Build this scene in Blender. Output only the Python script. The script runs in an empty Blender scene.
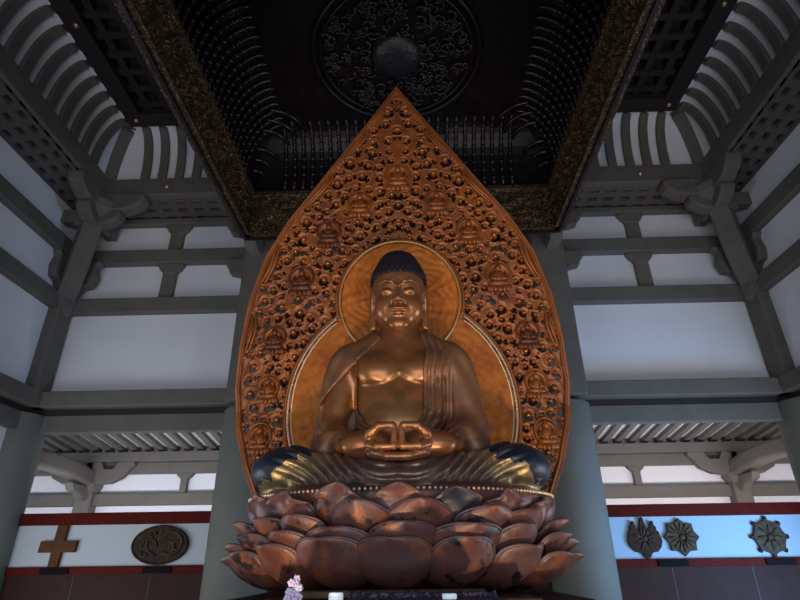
import bpy, math, random
import numpy as np
from mathutils import Vector, Matrix
random.seed(7); rng = np.random.default_rng(11)
PI = math.pi
EYE = 1.6                      # camera height; heights below are given above eye level
C = bpy.context.scene.collection
R = math.radians

# ------------------------------------------------------------------ materials
def mat(name, col, rough=.6, metal=0., bump=None, var=None, emit=None, spec=.5):
    """bump=(scale, strength, distance)   var=[(scale, lo, hi, colour), ...] layered noise patches"""
    m = bpy.data.materials.new(name); m.use_nodes = True
    nt = m.node_tree; b = nt.nodes['Principled BSDF']
    b.inputs['Base Color'].default_value = (*col, 1)
    b.inputs['Roughness'].default_value = rough
    b.inputs['Metallic'].default_value = metal
    b.inputs['Specular IOR Level'].default_value = spec
    tc = nt.nodes.new('ShaderNodeTexCoord')
    prev = None
    for k, (sc, lo, hi, c2) in enumerate(var or []):
        n = nt.nodes.new('ShaderNodeTexNoise'); n.inputs['Scale'].default_value = sc
        n.inputs['Detail'].default_value = 5; n.inputs['Roughness'].default_value = .6
        mp = nt.nodes.new('ShaderNodeMapping'); mp.inputs['Location'].default_value = (k*3.7+.3, k*1.3, k*5.1)
        nt.links.new(tc.outputs['Object'], mp.inputs['Vector']); nt.links.new(mp.outputs[0], n.inputs['Vector'])
        r = nt.nodes.new('ShaderNodeMapRange'); r.inputs['From Min'].default_value = lo; r.inputs['From Max'].default_value = hi
        nt.links.new(n.outputs['Fac'], r.inputs['Value'])
        x = nt.nodes.new('ShaderNodeMix'); x.data_type = 'RGBA'
        nt.links.new(r.outputs[0], x.inputs['Factor'])
        if prev: nt.links.new(prev, x.inputs['A'])
        else: x.inputs['A'].default_value = (*col, 1)
        x.inputs['B'].default_value = (*c2, 1)
        prev = x.outputs['Result']
    if prev: nt.links.new(prev, b.inputs['Base Color'])
    if bump:
        n = nt.nodes.new('ShaderNodeTexNoise'); n.inputs['Scale'].default_value = bump[0]; n.inputs['Detail'].default_value = 6
        nt.links.new(tc.outputs['Object'], n.inputs['Vector'])
        bp = nt.nodes.new('ShaderNodeBump'); bp.inputs['Strength'].default_value = bump[1]; bp.inputs['Distance'].default_value = bump[2]
        nt.links.new(n.outputs['Fac'], bp.inputs['Height']); nt.links.new(bp.outputs[0], b.inputs['Normal'])
    if emit:
        b.inputs['Emission Color'].default_value = (*emit[0], 1); b.inputs['Emission Strength'].default_value = emit[1]
    return m

M = {}
M['plaster'] = mat('white_plaster', (.76, .76, .79), .9, bump=(14, .15, .01), var=[(1.2, .35, .75, (.70, .70, .74))], spec=.2)
M['beam'] = mat('grey_painted_timber', (.135, .125, .108), .75, bump=(30, .25, .01), var=[(3, .4, .7, (.115, .105, .092)), (14, .55, .8, (.155, .145, .128))], spec=.3)
M['column'] = mat('grey_column', (.165, .172, .150), .7, bump=(40, .2, .005), var=[(2.5, .35, .7, (.14, .148, .128))], spec=.3)
M['ceil'] = mat('dark_ceiling_timber', (.026, .020, .021), .7, bump=(25, .2, .01), spec=.3)
M['lattice'] = mat('dark_lattice', (.095, .082, .075), .75, spec=.3)
M['latticeback'] = mat('lattice_backing', (.02, .016, .022), .8)
M['redwood'] = mat('red_lacquer_rail', (.095, .008, .004), .6, var=[(5, .4, .7, (.06, .006, .004))], spec=.08)
M['brownpanel'] = mat('brown_wainscot', (.032, .014, .011), .6, var=[(4, .35, .7, (.045, .020, .015))], bump=(20, .2, .01), spec=.12)
M['darkwood'] = mat('dark_brown_wood', (.026, .013, .009), .6, var=[(4, .35, .7, (.035, .017, .010))], spec=.25)
M['floor'] = mat('floor_dark_stone', (.16, .13, .11), .5)
M['black'] = mat('black_lacquer', (.007, .0045, .006), .38, var=[(9, .5, .62, (.013, .008, .007))], spec=.35)
M['blackrib'] = mat('black_ribs', (.014, .010, .013), .30, metal=.15)
M['blackgold'] = mat('black_lacquer_gold_flecks', (.022, .015, .010), .42, metal=.4, var=[(30, .50, .60, (.10, .055, .018)), (75, .57, .64, (.40, .25, .09))], bump=(60, .8, .02))
M['halo'] = mat('halo_copper_lacquer', (.33, .100, .019), .40, metal=.3, var=[(2.2, .42, .62, (.22, .068, .020)), (6, .54, .72, (.37, .125, .024))], bump=(50, .25, .004))
M['knob'] = mat('halo_gilt_knob', (.44, .16, .04), .26, metal=.6)
M['halodark'] = mat('halo_dark_lacquer', (.11, .035, .018), .42, metal=.3, var=[(14, .45, .7, (.20, .06, .022))], bump=(90, .3, .006))
M['disc'] = mat('halo_disc_gilt', (.42, .112, .010), .55, metal=.1, var=[(4, .42, .62, (.50, .155, .015)), (12, .52, .68, (.31, .072, .008))], bump=(22, .5, .012), spec=.3)
M['giltring'] = mat('pale_gold_ring', (.78, .56, .30), .35, metal=.6)
M['hole'] = mat('halo_backboard', (.014, .008, .010), .8)
M['gold'] = mat('old_gold', (.37, .160, .055), .31, metal=.6, var=[(2.4, .38, .66, (.26, .110, .055)), (11, .55, .75, (.42, .20, .065))], bump=(120, .12, .003))
M['robe'] = mat('robe_dull_gold', (.245, .115, .056), .44, metal=.35, var=[(2.0, .40, .62, (.175, .090, .058)), (7, .55, .72, (.34, .16, .055))], bump=(70, .25, .004))
M['hair'] = mat('blue_black_hair', (.017, .014, .021), .6, spec=.3)
M['bead'] = mat('white_gold_beads', (.80, .62, .42), .35, metal=.5)
M['bronze'] = mat('dark_bronze', (.026, .013, .008), .6, var=[(20, .45, .65, (.055, .030, .015))], spec=.15)
M['bronzegold'] = mat('brown_bronze', (.040, .026, .014), .55, var=[(24, .45, .65, (.095, .066, .030))], spec=.2)
M['crossbrown'] = mat('brown_cross', (.105, .042, .017), .6, var=[(8, .4, .7, (.075, .030, .013))], spec=.12)
M['blackplate'] = mat('black_name_plate', (.006, .006, .008), .8, spec=.1)
M['brass'] = mat('brass_nail_cover', (.55, .40, .20), .35, metal=.7)
M['cream'] = mat('cream_beam_end', (.60, .56, .50), .8)
M['brocade'] = mat('dark_brocade', (.025, .022, .045), .8, var=[(60, .50, .60, (.16, .14, .22)), (38, .60, .68, (.26, .20, .18))])
M['altargold'] = mat('altar_gilt_edge', (.085, .040, .012), .5, metal=.3, var=[(12, .4, .7, (.04, .018, .008))])
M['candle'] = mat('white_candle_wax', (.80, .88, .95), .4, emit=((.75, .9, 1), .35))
M['flame'] = mat('flame_glow', (1, .8, .5), .5, emit=((1, .8, .55), 2.5))
M['petalw'] = mat('lilac_petals', (.68, .58, .80), .6)
M['stem'] = mat('plant_stem', (.05, .10, .03), .6)
M['vase'] = mat('dark_vase', (.03, .02, .02), .3)

def petal_mat():
    m = mat('lotus_lacquer', (.135, .046, .030), .42, metal=.22,
            var=[(3.0, .44, .60, (.115, .058, .058)), (8, .52, .66, (.25, .082, .034)), (6.5, .575, .62, (.022, .015, .018))], bump=(60, .35, .004))
    return m
M['petal'] = petal_mat()
M['petaldark'] = mat('lotus_black_worn', (.03, .025, .034), .45, metal=.2, var=[(5, .55, .66, (.15, .085, .05))], bump=(60, .3, .004))
M['petalrim'] = mat('lotus_rim_worn', (.125, .075, .075), .4, metal=.25, var=[(14, .5, .7, (.19, .14, .135))])

def leg_mat():
    """robe over the legs: gold folds, bare blue-black lacquer over the knees, gold flaking at the limit"""
    m = mat('robe_legs', (.25, .155, .115), .42, metal=.35, var=[(3.0, .42, .62, (.20, .135, .115))], bump=(70, .3, .004))
    nt = m.node_tree; b = nt.nodes['Principled BSDF']
    src = b.inputs['Base Color'].links[0].from_socket
    tc = [n for n in nt.nodes if n.type == 'TEX_COORD'][0]
    sep = nt.nodes.new('ShaderNodeSeparateXYZ'); nt.links.new(tc.outputs['Object'], sep.inputs[0])
    ab = nt.nodes.new('ShaderNodeMath'); ab.operation = 'ABSOLUTE'; nt.links.new(sep.outputs['X'], ab.inputs[0])
    ns = nt.nodes.new('ShaderNodeTexNoise'); ns.inputs['Scale'].default_value = 13; ns.inputs['Detail'].default_value = 6
    nt.links.new(tc.outputs['Object'], ns.inputs['Vector'])
    a2 = nt.nodes.new('ShaderNodeMath'); a2.operation = 'MULTIPLY_ADD'; a2.inputs[1].default_value = .42
    nt.links.new(ns.outputs['Fac'], a2.inputs[0]); nt.links.new(ab.outputs[0], a2.inputs[2])
    a3 = nt.nodes.new('ShaderNodeMath'); a3.operation = 'MULTIPLY_ADD'; a3.inputs[1].default_value = 1.6   # worn higher up too
    nt.links.new(sep.outputs['Z'], a3.inputs[0]); nt.links.new(a2.outputs[0], a3.inputs[2])
    def rng_(lo, hi):
        r = nt.nodes.new('ShaderNodeMapRange'); r.inputs['From Min'].default_value = lo; r.inputs['From Max'].default_value = hi
        nt.links.new(a3.outputs[0], r.inputs['Value']); return r
    def mix(fac, a, c):
        x = nt.nodes.new('ShaderNodeMix'); x.data_type = 'RGBA'
        nt.links.new(fac, x.inputs['Factor']); nt.links.new(a, x.inputs['A']); x.inputs['B'].default_value = (*c, 1); return x.outputs['Result']
    g = mix(rng_(.84, 1.0).outputs[0], src, (.44, .32, .17))
    k = rng_(1.11, 1.135)
    g = mix(k.outputs[0], g, (.012, .020, .038))
    nt.links.new(g, b.inputs['Base Color'])
    inv = nt.nodes.new('ShaderNodeMapRange'); inv.inputs['To Min'].default_value = .75; inv.inputs['To Max'].default_value = .05
    nt.links.new(k.outputs[0], inv.inputs['Value']); nt.links.new(inv.outputs[0], b.inputs['Metallic'])
    return m
M['legs'] = leg_mat()

# ------------------------------------------------------------------ builders
class MB:
    def __init__(s): s.v = []; s.f = []
    def add(s, v, f):
        o = len(s.v); s.v += [tuple(map(float, p)) for p in v]; s.f += [tuple(i+o for i in q) for q in f]; return s
    def box(s, x0, x1, y0, y1, z0, z1):
        v = [(x, y, z) for z in (z0, z1) for y in (y0, y1) for x in (x0, x1)]
        return s.add(v, [(0,2,3,1),(4,5,7,6),(0,1,5,4),(2,6,7,3),(0,4,6,2),(1,3,7,5)])
    def bar(s, a, b, w, h, up=(0,0,1)):
        """rectangular bar from a to b: width w (sideways), height h (along up)"""
        return s.sweep([a, b], [(-w/2,-h/2),(w/2,-h/2),(w/2,h/2),(-w/2,h/2)], up)
    def sweep(s, path, prof, up=(0,0,1), scale=None):
        path = [Vector(p) for p in path]; up = Vector(up); n = len(prof); vs = []
        for i, p in enumerate(path):
            t = (path[min(i+1, len(path)-1)]-path[max(i-1, 0)]).normalized()
            sd = t.cross(up).normalized(); u = sd.cross(t).normalized()
            k = scale[i] if scale else 1
            for (a, b) in prof: vs.append(p+sd*a*k+u*b*k)
        fs = []
        for i in range(len(path)-1):
            for j in range(n):
                a, b = i*n+j, i*n+(j+1) % n; fs.append((a, b, b+n, a+n))
        fs.append(tuple(reversed(range(n)))); fs.append(tuple(range((len(path)-1)*n, len(path)*n)))
        return s.add(vs, fs)
    def tube(s, path, r, n=10, closed=False):
        path = [Vector(p) for p in path]; m = len(path); vs = []; prev = None
        for i, p in enumerate(path):
            a = path[(i-1) % m] if closed else path[max(i-1, 0)]; b = path[(i+1) % m] if closed else path[min(i+1, m-1)]
            t = (b-a).normalized()
            if prev is None:
                prev = t.orthogonal().normalized()
            u = (prev-t*prev.dot(t)).normalized(); prev = u; w = t.cross(u)
            rr = r[i] if hasattr(r, '__len__') else r
            for j in range(n):
                q = 2*PI*j/n; vs.append(p+(u*math.cos(q)+w*math.sin(q))*rr)
        fs = []
        for i in range(m if closed else m-1):
            for j in range(n):
                a, b = i*n+j, i*n+(j+1) % n; c, d = ((i+1) % m)*n+(j+1) % n, ((i+1) % m)*n+j; fs.append((a, b, c, d))
        if not closed: fs.append(tuple(reversed(range(n)))); fs.append(tuple(range((m-1)*n, m*n)))
        return s.add(vs, fs)
    def lathe(s, prof, c=(0,0,0), n=24, sx=1, sy=1):
        """prof: (r, z) pairs bottom to top, about the z axis through c"""
        vs = []; m = len(prof)
        for (r, z) in prof:
            for j in range(n):
                q = 2*PI*j/n; vs.append((c[0]+r*sx*math.cos(q), c[1]+r*sy*math.sin(q), c[2]+z))
        fs = [(i*n+j, i*n+(j+1) % n, (i+1)*n+(j+1) % n, (i+1)*n+j) for i in range(m-1) for j in range(n)]
        fs.append(tuple(reversed(range(n)))); fs.append(tuple(range((m-1)*n, m*n)))
        return s.add(vs, fs)
    def ball(s, c, r, n=10, m=6, sc=(1,1,1)):
        vs = []; 
        for i in range(m+1):
            a = -PI/2+PI*i/m
            for j in range(n):
                q = 2*PI*j/n; vs.append((c[0]+r*sc[0]*math.cos(a)*math.cos(q), c[1]+r*sc[1]*math.cos(a)*math.sin(q), c[2]+r*sc[2]*math.sin(a)))
        return s.add(vs, [(i*n+j, i*n+(j+1) % n, (i+1)*n+(j+1) % n, (i+1)*n+j) for i in range(m) for j in range(n)])
    def plate(s, pts, o, u, w, d0, d1):
        """outline pts (a,b) in plane o+a*u+b*w, thickness from d0 to d1 along u x w"""
        o, u, w = Vector(o), Vector(u), Vector(w); nn = u.cross(w); k = len(pts)
        vs = [o+u*a+w*b+nn*d0 for a, b in pts]+[o+u*a+w*b+nn*d1 for a, b in pts]
        fs = [tuple(reversed(range(k))), tuple(range(k, 2*k))]+[(i, (i+1) % k, (i+1) % k+k, i+k) for i in range(k)]
        return s.add(vs, fs)
    def build(s, name, m, parent=None, base=(0,0,0), smooth=False, bevel=0):
        if parent is not None: base = parent['_o']
        else: base = (base[0], base[1], base[2]+EYE)
        me = bpy.data.meshes.new(name)
        me.from_pydata([(x-base[0], y-base[1], z+EYE-base[2]) for x, y, z in s.v], [], s.f)
        return finish(me, name, m, parent, base, smooth, bevel)

def finish(me, name, m, parent, base, smooth, bevel=0):
    me.update(); me.materials.append(M[m] if isinstance(m, str) else m)
    import bmesh
    bm = bmesh.new(); bm.from_mesh(me); bmesh.ops.recalc_face_normals(bm, faces=bm.faces); bm.to_mesh(me); bm.free()
    o = bpy.data.objects.new(name, me); C.objects.link(o)
    if smooth:
        me.polygons.foreach_set('use_smooth', [True]*len(me.polygons))
    if parent is not None: o.parent = parent
    else: o.location = base
    o['_o'] = tuple(base)
    if bevel:
        b = o.modifiers.new('bevel', 'BEVEL'); b.width = bevel; b.segments = 2; b.limit_method = 'ANGLE'
    return o

def npmesh(name, V, F, m, parent, smooth=True, base=(0,0,0), recalc=False):
    """numpy vertices (eye-relative heights) and quads"""
    b = np.array(parent['_o'] if parent is not None else (base[0], base[1], base[2]+EYE))
    V = V+np.array([0, 0, EYE])-b
    me = bpy.data.meshes.new(name)
    me.vertices.add(len(V)); me.vertices.foreach_set('co', V.astype(np.float32).ravel())
    n = len(F); k = F.shape[1]
    me.loops.add(n*k); me.loops.foreach_set('vertex_index', F.astype(np.int32).ravel())
    me.polygons.add(n); me.polygons.foreach_set('loop_start', np.arange(0, n*k, k, dtype=np.int32))
    me.update(calc_edges=True); me.validate()
    me.materials.append(M[m])
    me.polygons.foreach_set('use_smooth', [smooth]*len(me.polygons))
    o = bpy.data.objects.new(name, me); C.objects.link(o)
    if parent is not None: o.parent = parent
    else: o.location = b
    o['_o'] = tuple(map(float, b))
    return o

def tag(o, label=None, cat=None, group=None, kind=None):
    if label: o['label'] = label
    if cat: o['category'] = cat
    if group: o['group'] = group
    if kind: o['kind'] = kind
    return o
def thing(name, base, label, cat, group=None):
    o = bpy.data.objects.new(name, None); C.objects.link(o); o.empty_display_size = .1
    o.location = (base[0], base[1], base[2]+EYE); o['_o'] = tuple(o.location)
    return tag(o, label, cat, group)
def struct(o): o['kind'] = 'structure'; return o
def copy_child(src, name, parent, loc=(0,0,0), rz=0, scale=None):
    c = src.copy(); C.objects.link(c); c.parent = parent; c.location = loc; c.rotation_euler = (0, 0, rz); c.name = name
    if scale: c.scale = scale
    return c

# ------------------------------------------------------------------ surface nets
def surface_net(f, lo, hi, h):
    n = [int(math.ceil((hi[i]-lo[i])/h))+1 for i in range(3)]
    ax = [lo[i]+h*np.arange(n[i]) for i in range(3)]
    X, Y, Z = np.meshgrid(*ax, indexing='ij', sparse=True)
    D = np.broadcast_to(f(X, Y, Z), n).astype(np.float32)
    S = D < 0
    cs = tuple(k-1 for k in n)
    cnt = np.zeros(cs, np.int8); acc = np.zeros(cs+(3,), np.float32); num = np.zeros(cs, np.float32)
    def sub(A, o): return A[o[0]:o[0]+cs[0], o[1]:o[1]+cs[1], o[2]:o[2]+cs[2]]
    for a in range(3):
        for b in ((0,0),(0,1),(1,0),(1,1)):
            o0 = [0,0,0]; oth = [i for i in range(3) if i != a]; o0[oth[0]], o0[oth[1]] = b; o1 = list(o0); o1[a] = 1
            d0, d1 = sub(D, o0), sub(D, o1); cr = sub(S, o0) != sub(S, o1)
            with np.errstate(divide='ignore', invalid='ignore'): t = np.where(cr, d0/(d0-d1), 0)
            for i in range(3):
                acc[..., i] += np.where(cr, (t if i == a else o0[i]), 0)
            num += cr
    act = num > 0; idx = -np.ones(cs, np.int64); idx[act] = np.arange(act.sum())
    P = np.argwhere(act)+acc[act]/num[act][:, None]
    V = np.array(lo)+P*h
    F = []
    for a in range(3):
        b, c = (a+1) % 3, (a+2) % 3
        sl0 = [slice(1, cs[i]) for i in range(3)]; sl0[a] = slice(0, cs[a]); sl1 = list(sl0); sl1[a] = slice(1, cs[a]+1)
        s0, s1 = S[tuple(sl0)], S[tuple(sl1)]
        e = np.argwhere(s0 != s1); 
        if not len(e): continue
        flip = s0[tuple(e.T)]
        e = e.copy(); e[:, b] += 1; e[:, c] += 1
        def at(db, dc):
            q = e.copy(); q[:, b] -= db; q[:, c] -= dc; return idx[tuple(q.T)]
        q = np.stack([at(0,0), at(1,0), at(1,1), at(0,1)], 1)
        q[~flip] = q[~flip][:, ::-1]
        F.append(q)
    F = np.concatenate(F); F = F[(F >= 0).all(1)]
    return V, F[:, ::-1] if False else F

def sq(x): return x*x
def ell(X, Y, Z, c, r):
    x, y, z = X-c[0], Y-c[1], Z-c[2]
    k0 = np.sqrt(sq(x/r[0])+sq(y/r[1])+sq(z/r[2])); k1 = np.sqrt(sq(x/r[0]**2)+sq(y/r[1]**2)+sq(z/r[2]**2))+1e-9
    return k0*(k0-1)/k1
def cap(X, Y, Z, a, b, ra, rb=None):
    rb = ra if rb is None else rb
    ba = [b[i]-a[i] for i in range(3)]; L = sum(q*q for q in ba)
    t = np.clip(((X-a[0])*ba[0]+(Y-a[1])*ba[1]+(Z-a[2])*ba[2])/L, 0, 1)
    return np.sqrt(sq(X-a[0]-ba[0]*t)+sq(Y-a[1]-ba[1]*t)+sq(Z-a[2]-ba[2]*t))-(ra+(rb-ra)*t)
def smin(a, b, k):
    h = np.clip(.5+.5*(b-a)/k, 0, 1); return b+(a-b)*h-k*h*(1-h)
def smax(a, b, k): return -smin(-a, -b, k)

# ================================================================== SETTING
W, D = 4.66, 6.56              # side wall and back wall planes
YF = -3.0                      # where the side walls end, behind the camera
struct(MB().box(-9, 9, -3.2, 9.2, -1.75, -1.6).build('floor', 'floor'))
# back wall: plaster in the two outer bays above the aisle opening, dark boards behind the halo
w = MB()
w.box(-W-.3, -2.0, D, D+.12, 1.60, 5.0); w.box(2.0, W+.3, D, D+.12, 1.60, 5.0)
struct(w.build('wall_back', 'plaster'))
struct(MB().box(-2.05, 2.05, D+.02, D+.12, -1.6, 5.0).build('wall_centre', 'darkwood'))
for s, nm in ((-1, 'wall_left'), (1, 'wall_right')):
    struct(MB().box(*sorted((s*W, s*(W+.12))), YF, D+.12, 1.50, 5.0).build(nm, 'plaster'))
    # below the side beams: solid wall seen by nothing, keeps the light in; a daylit opening on the right, and one added at left for its light
    a_, b_ = sorted((s*(W+.02), s*(W+.12)))
    q = MB().box(a_, b_, YF, 2.4, -1.6, 1.6).box(a_, b_, 5.7, D-.3, -1.6, 1.6).box(a_, b_, 2.4, 5.7, .95, 1.6)
    struct(q.build(nm+'_lower', 'plaster'))
tn = [0]
def trim(mb, m='beam', bevel=.012, smooth=False):
    tn[0] += 1; return struct(mb.build('trim_%d' % tn[0], m, bevel=bevel, smooth=smooth))

# horizontal beams of the hall (z levels above the eye)
BEAMS = [(1.50, 1.715, .00), (1.79, 1.985, .14), (3.09, 3.305, .06), (3.85, 4.065, .06), (4.505, 4.60, .05)]
for z0, z1, pr in BEAMS:
    for s in (-1, 1):
        trim(MB().box(*sorted((s*1.9, s*(W-.02))), D-.06-pr, D+.06, z0, z1))
        if z0 < 4.4: trim(MB().box(*sorted((s*(W-.06-pr*.8), s*(W+.05))), YF, D, z0, z1))
    trim(MB().box(-1.9, 1.9, D-.04-pr, D+.05, z0, z1))
# dark-coloured strip standing in for the ledge shadow between the two lowest beams
for s in (-1, 1):
    trim(MB().box(*sorted((s*1.9, s*W)), D-.05, D+.06, 1.715, 1.79), 'ceil', 0)
    trim(MB().box(*sorted((s*(W-.04), s*(W+.05))), YF, D-.02, 1.715, 1.79), 'ceil', 0)

def corbel(mb, o, u, n, w0, w1, h, th):
    """stepped bracket block under a beam: o top centre, u along the beam, n out of the wall"""
    pts = [(-w1,0),(-w1,-.25*h),(-.86*w1,-.36*h),(-.80*w1,-.6*h),(-w0-.3*(w1-w0),-.68*h),(-w0,-h)]
    pts = pts+[(-a, b) for a, b in reversed(pts)]
    mb.plate(pts, o, u, (0,0,1), -th, th)
# struts between the beams, with bracket blocks on top
def wall_strut(x, y, u, zlo, zhi, wd):
    n = Vector(u).cross(Vector((0,0,1)))
    mb = MB(); uu = Vector(u)
    a = Vector((x, y, zlo)); b = Vector((x, y, zhi))
    mb.plate([(-wd/2,0),(wd/2,0),(wd/2,zhi-zlo),(-wd/2,zhi-zlo)], a, u, (0,0,1), -.05, .05)
    corbel(mb, b, u, n, wd/2, wd/2+.09, .16, .06)
    trim(mb)
for s in (-1, 1):
    wall_strut(s*3.27, D-.02, (1,0,0), 3.305, 3.85, .19)
    wall_strut(s*3.27, D-.02, (1,0,0), 4.065, 4.505, .19)
    for y in (4.35, 1.0, -1.2):
        wall_strut(s*(W-.02), y, (0,1,0), 3.305, 3.85, .19)
        wall_strut(s*(W-.02), y, (0,1,0), 4.065, 4.505, .19)
# upper posts on the side walls, at the bay ends
for s in (-1, 1):
    trim(MB().box(*sorted((s*(W-.12), s*(W+.02))), 2.55, 2.85, 1.985, 4.6))
    trim(MB().box(*sorted((s*(W-.12), s*(W+.02))), -1.0, -.7, 1.985, 4.6))

# lattice soffit between wall head and the beam that carries the cove
BX, BY, BZ0, BZ1 = 4.15, 6.0, 4.69, 4.97
def lat_strip(a0, a1, fixed0, fixed1, axis, z, step):
    """boards with a grid of square bars below them"""
    back = MB(); g = MB()
    if axis == 'x': back.box(a0, a1, fixed0, fixed1, z+.05, z+.08)
    else: back.box(fixed0, fixed1, a0, a1, z+.05, z+.08)
    n = int((a1-a0)/step); th = .10
    for i in range(n+1):
        p = a0+(a1-a0)*i/n
        if axis == 'x': g.box(p-th/2, p+th/2, fixed0, fixed1, z, z+.05)
        else: g.box(fixed0, fixed1, p-th/2, p+th/2, z, z+.05)
    for k in range(4):
        q = fixed0+(fixed1-fixed0)*k/3
        lo, hi = max(fixed0, q-.04), min(fixed1, q+.04)
        if axis == 'x': g.box(a0, a1, lo, hi, z-.003, z+.047)
        else: g.box(lo, hi, a0, a1, z-.003, z+.047)
    for q in (g, back):       # the soffit rises from the wall head toward the cove beam
        if axis == 'x': q.v = [(x, y, zz+.20*(fixed1-y)) for x, y, zz in q.v]
        else: q.v = [(x, y, zz+.20*(W-abs(x))) for x, y, zz in q.v]
    o = trim(g, 'lattice', 0); 
    b = back.build('backing_board', 'latticeback', o); 
lat_strip(-W, -1.9, BY+.1, D, 'x', 4.60, .22); lat_strip(1.9, W, BY+.1, D, 'x', 4.60, .22); lat_strip(-1.9, 1.9, BY+.1, D, 'x', 4.60, .22)
lat_strip(YF, BY+.1, -W, -BX-.05, 'y', 4.56, .22); lat_strip(YF, BY+.1, BX+.05, W, 'y', 4.56, .22)

# cove beams and their brass nail covers
def beam_with_caps(mb, caps, m='beam'):
    o = trim(mb, m)
    for c, n in caps:
        k = MB(); k.lathe([(.0, -.006), (.035, -.004), (.033, .008), (.016, .022), (.004, .03)], (0,0,0), 12)
        q = Vector(n).to_track_quat('Z', 'Y').to_matrix()
        k.v = [tuple(q @ Vector(v)+Vector(c)) for v in k.v]
        k.build('nail_cover', 'brass', o, smooth=True)
    return o
beam_with_caps(MB().box(-BX-.12, BX+.12, BY, BY+.2, BZ0, BZ1), [((x, BY-.004, BZ0+.13), (0,-1,0)) for x in (-3.3, 3.3, 2.35, -2.35)])
for s in (-1, 1):
    beam_with_caps(MB().box(*sorted((s*BX, s*(BX+.2))), YF, BY+.2, BZ0, BZ1), [((s*(BX+.1), y, BZ0-.004), (0,0,-1)) for y in (3.95, 5.15, 2.6)])

# cove: plaster quarter vault with grey ribs
CI, CH = .31, .73
def cove_pt(t, off=0):        # inset, height
    a = t*PI/2; return CI*(1-math.cos(a))-off*math.cos(a), BZ1+CH*math.sin(a)+off*math.sin(a)*.0
def cove_surface():
    mb = MB(); n = 10
    pts = [cove_pt(i/n) for i in range(n+1)]
    for (i0, z0), (i1, z1) in zip(pts, pts[1:]):
        e = .05
        # back, left, right; joined at mitred corners
        A = lambda i, z: [(-(BX-i)-e, YF, z), (-(BX-i)-e, BY-i+e, z), (BX-i+e, BY-i+e, z), (BX-i+e, YF, z)]
        a, b = A(i0, z0), A(i1, z1)
        for k in range(3): mb.add([a[k], a[k+1], b[k+1], b[k]], [(0,1,2,3)])
    return mb
cv = struct(cove_surface().build('ceiling_cove', 'plaster', smooth=False))
n = 10
path = [cove_pt(i/n) for i in range(n+1)]
def rib_mesh(dirx, diry, wd=.11):
    mb = MB(); pr = [(-wd/2,-.03),(wd/2,-.03),(wd/2,.03),(-wd/2,.03)]
    mb.sweep([(dirx*i, diry*i, z) for i, z in path], pr, up=(dirx, diry, .25)); return mb
rb = rib_mesh(0, -1); first = None
for i in range(33):
    x = -3.9+.245*i
    if abs(x) > 3.75: continue
    if first is None:
        first = rb.build('rib', 'beam', cv); src = first
        first.location = (x, BY+.02, 0)
    else: copy_child(src, 'rib', cv, (x, BY+.02, 0))
for s in (-1, 1):
    first = None; rb = rib_mesh(-s, 0)
    for i in range(21):
        y = 5.62-.245*i
        if first is None:
            first = rb.build('rib', 'beam', cv); first.location = (s*(BX+.02), y, 0); src = first
        else: copy_child(src, 'rib', cv, (s*(BX+.02), y, 0))
    dg = MB(); dg.sweep([(s*(BX+.03-i), BY+.03-i, z) for i, z in path], [(-.08,-.05),(.08,-.05),(.08,.06),(-.08,.06)], up=(-s, -1, .3))
    dg.build('hip_rib', 'beam', cv)

# coffered ceiling with its border frame
CZ = 5.70; cx, cy = BX-CI, BY-CI
g = MB(); st = .27
g.box(-cx, cx, YF, cy, CZ+.17, CZ+.25)
i = 0
for k in range(-16, 17):
    if abs(k*st) < cx: g.box(k*st-.045, k*st+.045, YF, cy, CZ+.06, CZ+.18)
y = cy-.3
while y > YF:
    g.box(-cx, cx, y-.045, y+.045, CZ+.055, CZ+.175); y -= st
struct(g.build('ceiling', 'ceil', bevel=0))
fr = MB().box(-cx-.02, cx+.02, cy-.20, cy+.03, CZ-.03, CZ+.18)
beam_with_caps(fr, [((s*(cx-.12), cy-.1, CZ-.034), (0,0,-1)) for s in (-1, 1)], 'ceil')
for s in (-1, 1):
    beam_with_caps(MB().box(*sorted((s*(cx-.22), s*(cx+.02))), YF, cy-.2, CZ-.03, CZ+.18), [((s*(cx-.12), 4.1, CZ-.034), (0,0,-1))], 'ceil')

# ------------------------------------------------------------------ columns
def column(x, y, r, label, up_w, up_top, ux, uy):
    t = thing('column', (x, y, -1.6), label, 'column', 'grey columns of the hall')
    MB().lathe([(r, -1.6), (r, 1.70), (r*.97, 1.715)], (x, y, 0), 48).build('shaft', 'column', t, smooth=False)
    for p in t.children: 
        for f in p.data.polygons: f.use_smooth = abs(f.normal.z) < .5
    MB().box(ux-up_w/2, ux+up_w/2, uy-up_w/2, uy+up_w/2, 1.79, up_top).build('upper_post', 'beam', t, bevel=.03)
    return t
column(-1.87, 6.5, .345, 'round grey column directly left of the lotus throne', .44, 4.70, -1.96, 6.50)
column(1.87, 6.5, .345, 'round grey column directly right of the lotus throne', .44, 4.70, 1.96, 6.50)
column(-4.83, 6.52, .35, 'round grey column at the far left corner, next to the cross emblem', .30, 4.0, -4.66, 6.40)
column(4.83, 6.52, .35, 'round grey column at the far right corner, next to the round knobbed emblem', .30, 4.0, 4.66, 6.40)

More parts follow.
